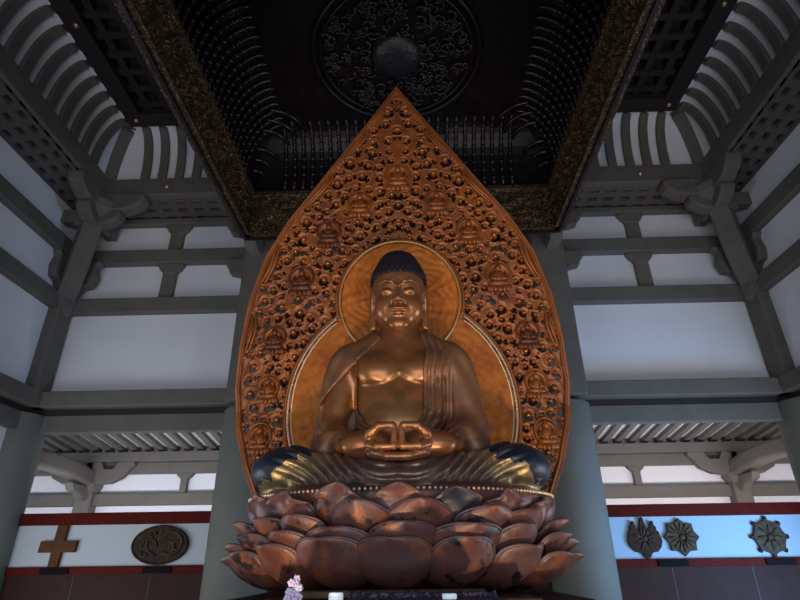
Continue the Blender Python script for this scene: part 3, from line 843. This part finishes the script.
# attendant figures
def figure(x, z, s, dark):
    y = float(hy(z))-.02
    f = MB()
    f.ball((x, y-.015, z-.048*s), .062*s, 14, 8, (1.05, .45, .42))          # folded legs
    f.ball((x, y-.022, z-.005*s), .040*s, 12, 8, (.95, .6, 1.15))           # trunk
    for q in (-1, 1): f.tube([(x+q*.032*s, y-.02, z+.018*s), (x+q*.045*s, y-.025, z-.015*s), (x+q*.010*s, y-.05, z-.028*s)], [.016*s, .014*s, .010*s], 8)
    f.ball((x, y-.026, z+.056*s), .023*s, 12, 8, (.9, .9, 1.15)); f.ball((x, y-.022, z+.083*s), .012*s, 8, 6)
    o = f.build('attendant_figure', 'halodark' if dark else 'halo', halo, smooth=True)
    n = 28
    MB().tube([(x+.072*s*math.cos(2*PI*i/n), y-.012, z+.028*s+.080*s*math.sin(2*PI*i/n)) for i in range(n)], .009*s, 8, True).build('nimbus', 'halodark' if dark else 'halo', o, smooth=True)
    l = MB()
    for i in range(7):
        a = -1.35+2.7*i/6; l.ball((x+.062*s*math.sin(a), y-.012-.02*math.cos(a), z-.085*s+.008*abs(a)), .021*s, 8, 6, (.75, .6, 1.1))
    l.build('lotus_seat', 'halodark' if dark else 'halo', o, smooth=True)
for k, (x, z, s) in enumerate(FIGS):
    for q in ((1,) if x == 0 else (-1, 1)):
        figure(q*x, z, s*1.05, (k in (2, 3) and q < 0) or k == 4)
# flowing ribbons near the upper edge
for s in (-1, 1):
    for (x, z, L, th) in ((.66, 2.98, .30, .014), (1.10, 2.30, .34, .015), (1.235, 1.72, .30, .012), (.30, 3.42, .26, .010)):
        for dd in (0, .028):
            mb = MB(); P = []
            for i in range(15):
                t = i/14; zz = z+L*(t-.5); xx = min(float(hwid(zz))-.055-dd, 9)-.035*math.sin(t*PI)+.0
                P.append((s*xx, float(hy(zz))-.035-.02*math.sin(t*PI), zz))
            mb.tube(P, [th*(.35+.65*math.sin(PI*(i+.5)/15)) for i in range(15)], 8)
            mb.build('edge_ribbon', 'halo', halo, smooth=True)
MB().box(-.95, .95, 4.62, 4.66, -.10, .9).build('back_support', 'hole', halo)
for s in (-1, 1): MB().bar((s*.6, 4.63, .8), (s*.6, 4.22, .8), .06, .06).build('strut', 'hole', halo)

# ================================================================== BUDDHA
OX, OY, OZ = 0., 3.66, .375
bud = thing('buddha_statue', (OX, OY, OZ), 'large seated gilded Buddha statue in meditation on a lotus throne', 'statue')
def to_world(V): return V+np.array([OX, OY, OZ])
def torso(X, Y, Z, g=0.):
    A = np.abs(X)
    d = ell(X, Y, Z, (0,.04,.80), (.335+g,.19+g,.35+g))
    d = smin(d, ell(X, Y, Z, (0,.02,.50), (.30+g,.23+g,.30+g)), .12)
    d = smin(d, ell(A, Y, Z, (.145,-.080,.845), (.165+g,.110+g,.125+g)), .03)       # chest
    d = smin(d, cap(A, Y, Z, (.10,.05,1.09), (.315,.06,.945), .095+g, .125+g), .12)     # shoulders
    d = smin(d, cap(X, Y, Z, (0,.05,1.00), (0,.01,1.27), .150+g, .122+g), .06)         # neck
    return d
def upper_arm(X, Y, Z, g=0.):
    A = np.abs(X)
    return cap(A, Y, Z, (.375,.06,.91), (.465,.02,.48), .118+g, .095+g)
def fore_arm(X, Y, Z, g=0.):
    A = np.abs(X)
    return cap(A, Y, Z, (.465,.0,.44), (.24,-.36,.255), .090+g, .060+g)
def body_f(X, Y, Z):
    d = torso(X, Y, Z); d = smin(d, upper_arm(X, Y, Z), .05); d = smin(d, fore_arm(X, Y, Z), .05)
    A = np.abs(X)
    # chest line in two scallops, breast bone, neck folds
    zc = .735+np.where(A < .14, 3.2, 1.0)*sq(A-.14)
    d = d-(Y < 0)*np.clip((.30-A)/.08, 0, 1)*.016/(1+np.exp(-np.clip((Z-zc)/.0045, -40, 40)))*np.clip(1-(Z-zc)/.16, 0, 1)
    d = d+.007*np.exp(-sq(X/.02))*(Y < 0)*np.clip((Z-.78)/.05, 0, 1)*np.clip((1.0-Z)/.08, 0, 1)
    return d
V1, F1 = surface_net(body_f, (-.72,-.50,.20), (.72,.34,1.42), .0115)
# --- head
def head_f(X, Y, Z):
    A = np.abs(X)
    d = ell(X, Y, Z, (0,.03,1.665), (.185,.205,.235))
    d = smin(d, ell(X, Y, Z, (0,-.030,1.475), (.170,.150,.160)), .06)
    d = smin(d, ell(A, Y, Z, (.085,-.100,1.485), (.080,.075,.085)), .04)          # cheeks
    d = smin(d, ell(X, Y, Z, (0,-.150,1.358), (.065,.040,.040)), .06)              # chin
    d = smin(d, cap(X, Y, Z, (0,-.168,1.66), (0,-.218,1.528), .010, .021), .020)   # nose
    d = smin(d, ell(A, Y, Z, (.025,-.196,1.522), (.017,.022,.014)), .010)
    d = smax(d, -ell(A, Y, Z, (.014,-.212,1.506), (.007,.014,.008)), .006)
    d = smin(d, ell(X, Y, Z, (0,-.165,1.452), (.070,.034,.040)), .02)               # mouth mound
    d = smin(d, ell(A, Y, Z, (.022,-.192,1.463+.0*A), (.036,.018,.0115)), .006)
    d = smin(d, ell(X, Y, Z, (0,-.188,1.432), (.042,.021,.0135)), .006)
    mz = 1.4475+.25*sq(X)*4
    d = smax(d, -(np.sqrt(sq(Z-mz)+sq(np.maximum(0, Y+.198)))-.0045+np.maximum(0, A-.058)), .006)
    d = smax(d, -cap(A, Y, Z, (.036,-.182,1.528), (.066,-.163,1.470), .006), .014)  # nasolabial
    d = smax(d, -ell(A, Y, Z, (.072,-.190,1.605), (.048,.030,.022)), .025)          # eye hollow
    d = smin(d, ell(A, Y, Z, (.076,-.140,1.592), (.046,.034,.024)), .012)            # lids
    ez = 1.583-.6*sq(A-.076)+.04*(A-.076)
    d = smax(d, -(np.sqrt(sq(Z-ez)+sq(np.maximum(0, Y+.178)))-.0045+2*np.maximum(0, np.abs(A-.078)-.042)), .004)
    # brow arcs
    for (a, b) in (((.020,-.200,1.628), (.050,-.199,1.655)), ((.050,-.199,1.655), (.090,-.182,1.664)), ((.090,-.182,1.664), (.135,-.146,1.643))):
        d = smin(d, cap(A, Y, Z, a, b, .0065, .0055), .020)
    d = smin(d, ell(X, Y, Z, (0,-.186,1.695), (.011,.011,.011)), .004)
    d = smin(d, cap(X, Y, Z, (0,.02,1.40), (0,.02,1.20), .122, .118), .03)
    d = d+.004*np.exp(-sq((Z-1.262-.2*(Y+.1))/.008))+.004*np.exp(-sq((Z-1.222-.2*(Y+.1))/.008))
    # ears
    e = ell(A, Y, Z, (.192,.030,1.585), (.026,.052,.100))
    e = smin(e, cap(A, Y, Z, (.190,.02,1.52), (.186,.0,1.36), .024, .028), .03)
    e = smax(e, -ell(A, Y, Z, (.216,.015,1.585), (.012,.028,.066)), .008)
    e = smax(e, -ell(A, Y, Z, (.212,.0,1.37), (.008,.008,.025)), .008)
    return smin(d, e, .012)
V2, F2 = surface_net(head_f, (-.24,-.25,1.18), (.24,.26,1.92), .0050)
def pose_head(V, sc=1.03, rot=.21, dy=-.015, dz=-.155, pv=(0,.02,1.45)):
    q = V-np.array(pv); c, s_ = math.cos(rot), math.sin(rot)
    return np.stack([q[:,0]*sc, (q[:,1]*c-q[:,2]*s_)*sc+pv[1]+dy, (q[:,1]*s_+q[:,2]*c)*sc+pv[2]+dz], 1)
V2 = pose_head(V2)
# --- hands in the lap
def hands_f(X, Y, Z):
    A = np.abs(X)
    # sleeves end at the wrists; backs of the hands form one long lens
    d = cap(A, Y, Z, (.34,-.345,.215), (.22,-.44,.205), .052, .060)
    d = smin(d, ell(A, Y, Z, (.175,-.475,.200), (.165,.088,.084)), .05)
    # three fingers of each hand reach across and lie on one another
    for k, (zz, yy) in enumerate(((.120,-.565), (.128,-.515), (.135,-.465))):
        d = smin(d, cap(A, Y, Z, (.150,yy+.022,zz+.022), (.065,yy,zz), .032, .027), .014)
        d = smin(d, cap(A, Y, Z, (.065,yy,zz), (.0,yy,zz-.003), .027, .024), .006)
    # index finger: in along the palm, then straight up back to back with the other
    i = cap(A, Y, Z, (.175,-.535,.195), (.120,-.588,.168), .032, .024)
    i = smin(i, cap(A, Y, Z, (.120,-.588,.168), (.0225,-.600,.168), .023, .020), .012)
    i = smin(i, cap(A, Y, Z, (.0225,-.600,.168), (.0205,-.594,.275), .0205, .0175), .010)
    d = smin(d, i, .006)
    # thumb arches over and meets the index tip
    t = cap(A, Y, Z, (.180,-.510,.205), (.160,-.560,.248), .036, .027)
    t = smin(t, cap(A, Y, Z, (.160,-.560,.248), (.110,-.585,.284), .027, .023), .014)
    t = smin(t, cap(A, Y, Z, (.110,-.585,.284), (.030,-.594,.288), .023, .0185), .012)
    return smin(d, t, .008)
V3, F3 = surface_net(hands_f, (-.42,-.64,.07), (.42,-.26,.34), .0048); V3 = V3+np.array([0, -.01, .055])
Vb = np.concatenate([V1, V2, V3]); Fb = np.concatenate([F1, F2+len(V1), F3+len(V1)+len(V2)])
npmesh('body', to_world(Vb), Fb, 'gold', bud)
# --- hair
def hair_f(X, Y, Z):
    A = np.abs(X)
    th = np.arctan2(Y-.04, X); el = (Z-1.62)
    bump = .0035*np.cos(th*34)*np.cos(el*135)
    d = ell(X, Y, Z, (0,.045,1.665), (.214,.228,.250))
    d = smin(d, ell(X, Y, Z, (0,.045,1.845), (.135,.145,.105)), .05)
    # hairline: forehead arch, sideburn in front of the ears, nape behind
    line = 1.728-.35*sq(X)
    back = Y-.055
    d = smax(d, np.minimum(-(Z-line), -back), .012)
    d = smax(d, -(Z-1.36), .02)
    return d-bump
V4, F4 = surface_net(hair_f, (-.25,-.24,1.30), (.25,.30,2.0), .0055)
npmesh('hair', to_world(pose_head(V4)), F4, 'hair', bud)
# --- robe over trunk and arms
def robe_f(X, Y, Z):
    A = np.abs(X)
    d = torso(X, Y, Z, .022); d = smin(d, upper_arm(X, Y, Z, .035), .07)
    sl = cap(A, Y, Z, (.475,.03,.47), (.28,-.36,.265), .105, .074); d = smin(d, sl, .07)
    d = smin(d, ell(A, Y, Z, (.46,-.02,.28), (.14,.22,.18)), .08)
    # opening over the chest: asymmetrical U
    lo_ = -.290+.27*np.clip((.60-Z)/.26, 0, 1)**2+.22*np.clip((Z-.90)/.24, 0, 1)
    hi_ = .160+.05*np.clip((Z-.8)/.3, 0, 1)-.14*np.clip((.56-Z)/.22, 0, 1)**2-.09*np.clip((Z-.98)/.2, 0, 1)
    op = smax(smax(lo_-X, X-hi_, .05), .375-Z, .06)
    op = smax(op, Y+.03*np.ones_like(X), .01)
    neck = np.sqrt(sq(X)+sq(Y-.04))-.185-.25*np.clip(Z-1.10, 0, 1); op2 = smax(neck, 1.07-Z, .02)
    # bare arm below the shawl edge (viewer's left)
    arm_cut = smax(smax(X+.30, (Z-.77)-1.0*(X+.42), .02), .40-Z, .02)
    arm_cut = smax(arm_cut, Y-.04, .02)
    # folds
    f1 = np.where(X > .05, .011*np.sin((X-hi_)*2*PI/.052+.8*np.sin(Z*4))*np.clip((X-.1)/.1, 0, 1)*np.clip((.40-X)/.1, 0, 1)*np.clip((1.15-Z)/.2, 0, 1), 0)
    f2 = .011*np.sin((Z-.62*sq(X+.06)*3.2)*2*PI/.042)*np.clip((.56-Z)/.06, 0, 1)*np.clip((.36-A)/.08, 0, 1)
    f3 = .006*np.sin((Z*.55+A*.9)*2*PI/.125+1.5*np.sin(Z*5))*np.clip((A-.32)/.1, 0, 1)
    d = d-(f1+f2+f3)*(Y < .12)
    d = smax(d, -op, .012); d = smax(d, -op2, .02); d = smax(d, -arm_cut, .012)
    return d
V5, F5 = surface_net(robe_f, (-.76,-.46,.06), (.76,.36,1.34), .0095)
npmesh('upper_robe', to_world(V5), F5, 'robe', bud)
# --- robe over the crossed legs
def legs_f(X, Y, Z):
    A = np.abs(X)
    d = ell(A, Y, Z, (.70,-.16,.150), (.225,.30,.150))
    d = smin(d, cap(A, Y, Z, (.70,-.20,.15), (.12,-.50,.065), .142, .105), .06)
    d = smin(d, ell(X, Y, Z, (0,-.22,.08), (.55,.38,.10)), .06)
    d = smin(d, cap(A, Y, Z, (.30,.10,.17), (.74,-.08,.16), .17, .14), .06)
    d = smin(d, ell(X, Y, Z, (0,.03,.20), (.45,.22,.2)), .06)
    ph = (Z*.9-.62*np.power(A+.02, 1.35)+.05*np.sin(A*9))*2*PI/.058
    f = (.0055+.006*np.clip((A-.2)/.2, 0, 1))*(np.sin(ph)+.35*np.sin(2*ph+.6))*np.clip((.80-A)/.2, 0, 1)*np.clip((-.10-Y)/.1, 0, 1)
    d = d-f
    hem = smax(ell(X, Y, Z, (0,-.12,.01), (.86,.50,.055)), -Z, .01)
    d = smin(d, hem, .03)
    return smax(d, .0-Z, .01)
V6, F6 = surface_net(legs_f, (-.97,-.70,-.01), (.97,.36,.44), .0105)
npmesh('leg_drapery', to_world(V6), F6, 'legs', bud)

# ================================================================== LOTUS THRONE
LX, LY_ = 0., 3.58
lot = thing('lotus_throne', (LX, LY_, -.10), 'tiered lotus throne with reddish-brown lacquered petals under the statue', 'throne')
MB().lathe([(.62,-.10),(.66,0),(.80,.15),(.87,.27),(.90,.33),(.89,.365),(.83,.373)], (LX, 3.46, 0), 64, 1., .66).build('seed_pod', 'petal', lot, smooth=True)
mb = MB()
for i in range(190):
    a = 2*PI*i/190; mb.ball((LX+.905*math.cos(a), 3.46+.598*math.sin(a), .352), .0095, 6, 4)
mb.build('bead_rim', 'bead', lot, smooth=True)
def petal(name, prof, half, m, cup=.35, pw=.62, rim=True):
    """prof: list (r, z) root to tip; half: max half width. Built pointing along -y"""
    nu, nv = 22, 14
    P = [Vector((0, -r, z)) for r, z in prof]
    def cr_(t):           # catmull-rom
        k = t*(len(P)-1); i = min(int(k), len(P)-2); f = k-i
        p0, p1, p2, p3 = P[max(i-1,0)], P[i], P[i+1], P[min(i+2, len(P)-1)]
        return .5*((2*p1)+(p2-p0)*f+(2*p0-5*p1+4*p2-p3)*f*f+(-p0+3*p1-3*p2+p3)*f**3)
    vs = []; e1, e2 = [], []
    for i in range(nu+1):
        t = i/nu; p = cr_(t); tg = (cr_(min(1, t+.02))-cr_(max(0, t-.02))).normalized()
        nrm = Vector((1,0,0)).cross(tg).normalized()
        if nrm.z > 0: nrm = -nrm           # outward/down side
        wd = half*(.50+.50*math.sin(min(t/.62, 1)*PI/2)) * (1 if t < .62 else max(.0, math.cos((t-.62)/.38*PI/2))**pw)
        for j in range(nv+1):
            s = -1+2*j/nv
            x = wd*s
            # lift the edges inward to cup the petal
            lift = -cup*wd*(s*s)
            q = p+Vector((x, 0, 0))+nrm*lift*(1 if True else 0)
            q += nrm*.010*math.exp(-(s/.12)**2)*(1-t)      # mid vein
            vs.append(q)
            if j == 0: e1.append(q)
            if j == nv: e2.append(q)
    fs = [(i*(nv+1)+j, i*(nv+1)+j+1, (i+1)*(nv+1)+j+1, (i+1)*(nv+1)+j) for i in range(nu) for j in range(nv)]
    mb = MB(); mb.add(vs, fs)
    rimp = None
    if rim:
        rimp = MB(); path_ = e1[7:-1]+[e1[-1]]+list(reversed(e2[7:-1])); rimp.tube(path_, .0085, 6)
    return mb, rimp
layers = [  # prof, half width, phase, front/side difference of the tip
    ([(.60,-.10),(.80,-.095),(.93,-.03),(.985,.045),(1.03,.105)], .185, 0., .085),
    ([(.60,-.05),(.80,-.03),(.92,.05),(.98,.125),(1.015,.185)], .180, .12, .06),
    ([(.62,.02),(.80,.06),(.905,.135),(.955,.205),(.985,.265)], .175, .42, .04),
    ([(.70,.09),(.80,.13),(.885,.205),(.915,.285),(.905,.365)], .165, .0, .02),
]
CNT = 18
pr_ = random.Random(21)
for li, (prof, half, ph, droop) in enumerate(layers):
    for k in range(CNT):
        a = 2*PI*(k+ph)/CNT+pr_.uniform(-.03, .03)
        ca, sa = math.cos(a), math.sin(a); front = max(0, ca)
        if ca < -.62 and li >= 2: continue          # nothing grows where the halo stands
        dr = droop*(1-front**1.5); out = .06*(1-front); wj = half*pr_.uniform(.86, 1.14)*(1-.42*(1-front)); tz = pr_.uniform(-.03, .024)
        pf = [(r+out*(t/4)**2, z-dr*(t/4)**1.5+tz*t/4) for t, (r, z) in enumerate(prof)]
        mb, rm = petal('petal', pf, wj, 'petal', cup=.30+.25*(1-front), pw=(.62, .66, .80, .95)[li]+.35*(1-front))
        def tr(vs):
            return [(LX+(x*ca-y*sa)*.975, LY_+(x*sa+y*ca)*.90, z) for (x, y, z) in vs]
        dark = (li == 3 and k == 1) 
        m1 = MB(); m1.v = tr(mb.v); m1.f = mb.f
        o = m1.build('petal', 'petaldark' if dark else 'petal', lot, smooth=True)
        if dark: o['label'] = 'petal worn to black lacquer'
        sd = o.modifiers.new('thick', 'SOLIDIFY'); sd.thickness = .014; sd.offset = 0
        m2 = MB(); m2.v = tr(rm.v); m2.f = rm.f
        m2.build('petal_rim', 'petalrim', o, smooth=True)

# ================================================================== ALTAR
al = thing('altar', (0, 3.5, -1.6), 'dark wooden altar block carrying the lotus throne', 'altar')
MB().box(-.92, .92, 2.82, 4.75, -1.6, -.15).build('body', 'darkwood', al, bevel=.02)
MB().box(-.62, .62, 2.62, 4.6, -.15, -.128).build('top', 'darkwood', al, bevel=.008)
MB().box(-.42, .38, 2.585, 2.62, -.125, -.092).build('gilt_edge', 'altargold', al, bevel=.006)
tb = thing('offering_table', (0, 2.4, -1.6), 'low dark table under brocade in front of the altar', 'table')
MB().box(-.18, .40, 2.22, 2.52, -1.6, -.125).build('body', 'darkwood', tb, bevel=.01)
mb = MB(); mb.box(-.20, .42, 2.20, 2.54, -.135, -.118)
n = 60
mb.build('brocade_cover', 'brocade', tb, bevel=.006)
# bunched brocade ridge
mb = MB(); P = [(-.19+.60*i/40, 2.50, -.118+.010*abs(math.sin(i*1.3))) for i in range(41)]; mb.tube(P, [.014+.006*math.sin(i*2.1) for i in range(41)], 8)
mb.build('bunched_fold', 'brocade', tb, smooth=True)
st_ = thing('side_stand', (-.42, 2.4, -1.6), 'small dark stand at the lower left of the lotus throne', 'stand')
MB().box(-.52, -.19, 2.24, 2.54, -1.6, -.16).build('body', 'darkwood', st_, bevel=.01)
def candle(x, y, zt, label, base):
    t = thing('candle', (x, y, base), label, 'candle', 'white candles on the altar front')
    MB().lathe([(.026, base),(.028, base+.004),(.028, zt-.004),(.026, zt),(.020, zt-.004)], (x, y, 0), 24).build('wax', 'candle', t, smooth=False)
    MB().tube([(x, y, zt-.006), (x, y, zt+.006)], .0018, 6).build('wick', 'black', t)
candle(-.225, 2.36, -.092, 'white candle at lower left, left of the throne centre', -.16)
candle(.212, 2.36, -.100, 'white candle at lower right, right of the throne centre', -.118)
fl = thing('flower_vase', (-.395, 2.40, -.16), 'sprig of small lilac-white flowers in a dark vase, lower left', 'flowers')
MB().lathe([(.022,-.16),(.035,-.145),(.030,-.125),(.014,-.108),(.018,-.100)], (-.395, 2.40, 0), 20).build('vase', 'vase', fl, smooth=True)
mb = MB()
for dx, dz in ((-.02,.05),(.0,.075),(.018,.055)): mb.tube([(-.395, 2.40, -.11), (-.395+dx, 2.395, -.10+dz)], .003, 5)
mb.build('stem', 'stem', fl)
rf_ = random.Random(3)
for k in range(17):
    q = k/17; px_ = -.390+rf_.uniform(-.026,.026); pz = -.125+.080*q+rf_.uniform(-.008,.008); py = 2.38+rf_.uniform(-.02,.02)
    mb = MB()
    for j in range(5):
        a = 2*PI*j/5+k; mb.ball((px_+.0085*math.cos(a), py-.004, pz+.0085*math.sin(a)), .0075, 6, 4, (1, .5, 1))
    mb.ball((px_, py-.008, pz), .0035, 6, 4); mb.build('blossom', 'petalw', fl, smooth=True)

# ================================================================== CAMERA AND LIGHT
cam = bpy.data.cameras.new('camera'); co = bpy.data.objects.new('camera', cam); C.objects.link(co)
cam.sensor_width = 36; cam.lens = 538.66/800*36; cam.clip_start = .05
yaw, pitch, roll = R(1.255), R(26.223), R(.762)
co.location = (.0888, 0, EYE)
fwd = Vector((-math.sin(yaw)*math.cos(pitch), math.cos(yaw)*math.cos(pitch), math.sin(pitch)))
right = Vector((math.cos(yaw), math.sin(yaw), 0)); up = right.cross(fwd)
# roll: the image is turned by +roll (counter-clockwise), so the camera is turned clockwise
r2 = right*math.cos(roll)-up*math.sin(roll); u2 = up*math.cos(roll)+right*math.sin(roll)
co.rotation_euler = Matrix((r2, u2, -fwd)).transposed().to_euler()
bpy.context.scene.camera = co

def area(name, loc, tgt, sx, sy, power, col, spread=PI):
    l = bpy.data.lights.new(name, 'AREA'); l.shape = 'RECTANGLE'; l.size = sx; l.size_y = sy; l.energy = power; l.color = col; l.spread = spread
    o = bpy.data.objects.new(name, l); C.objects.link(o); o.location = loc
    o.rotation_euler = (Vector(tgt)-Vector(loc)).to_track_quat('-Z', 'Y').to_euler(); return o
def spot(name, loc, tgt, power, col, ang, blend=.6, rad=.06):
    l = bpy.data.lights.new(name, 'SPOT'); l.energy = power; l.color = col; l.spot_size = R(ang); l.spot_blend = blend; l.shadow_soft_size = rad
    o = bpy.data.objects.new(name, l); C.objects.link(o); o.location = loc
    o.rotation_euler = (Vector(tgt)-Vector(loc)).to_track_quat('-Z', 'Y').to_euler(); return o
area('daylight_front_doors', (0, -2.8, 1.3), (0, 6, 2.2), 7, 2.2, 170, (.88, .93, 1))
area('daylight_right_opening', (4.72, 4.05, .95), (1.5, 6.3, 2.3), 3.0, 1.5, 85, (.80, .88, 1))
area('left_side_fill', (-4.72, 4.05, .95), (-1.5, 6.3, 2.3), 3.0, 1.5, 62, (.86, .92, 1))  # added lamp at the made-up left opening, lifts the lower walls
area('blue_daylight_right_door', (4.62, 5.0, .9), (3.0, 6.6, 1.7), 1.0, 1.2, 36, (.10, .42, 1), R(110))
for s, c_ in ((-1, (.90, .91, 1)), (1, (1, .90, .92))):
    area('aisle_fill', (s*3.9, 6.83, 1.98), (s*3.9, 8.2, 2.75), 4.0, .25, 42, c_)  # added lamps hidden behind the partitions, brighten outer wall and soffit
spot('statue_lamp_left', (-1.0, .9, .5), (-.05, 3.9, 3.3), 150, (1, .70, .42), 52)
spot('statue_lamp_right', (1.0, .9, .5), (.05, 3.9, 3.3), 150, (1, .70, .42), 52)

wd = bpy.data.worlds.new('world'); bpy.context.scene.world = wd; wd.use_nodes = True
bg = wd.node_tree.nodes['Background']; bg.inputs[0].default_value = (.55, .65, 1, 1); bg.inputs[1].default_value = .2
sc = bpy.context.scene
sc.view_settings.view_transform = 'Standard'; sc.view_settings.look = 'None'; sc.view_settings.gamma = 1; sc.view_settings.exposure = 0
for o in bpy.data.objects:
    if '_o' in o: del o['_o']
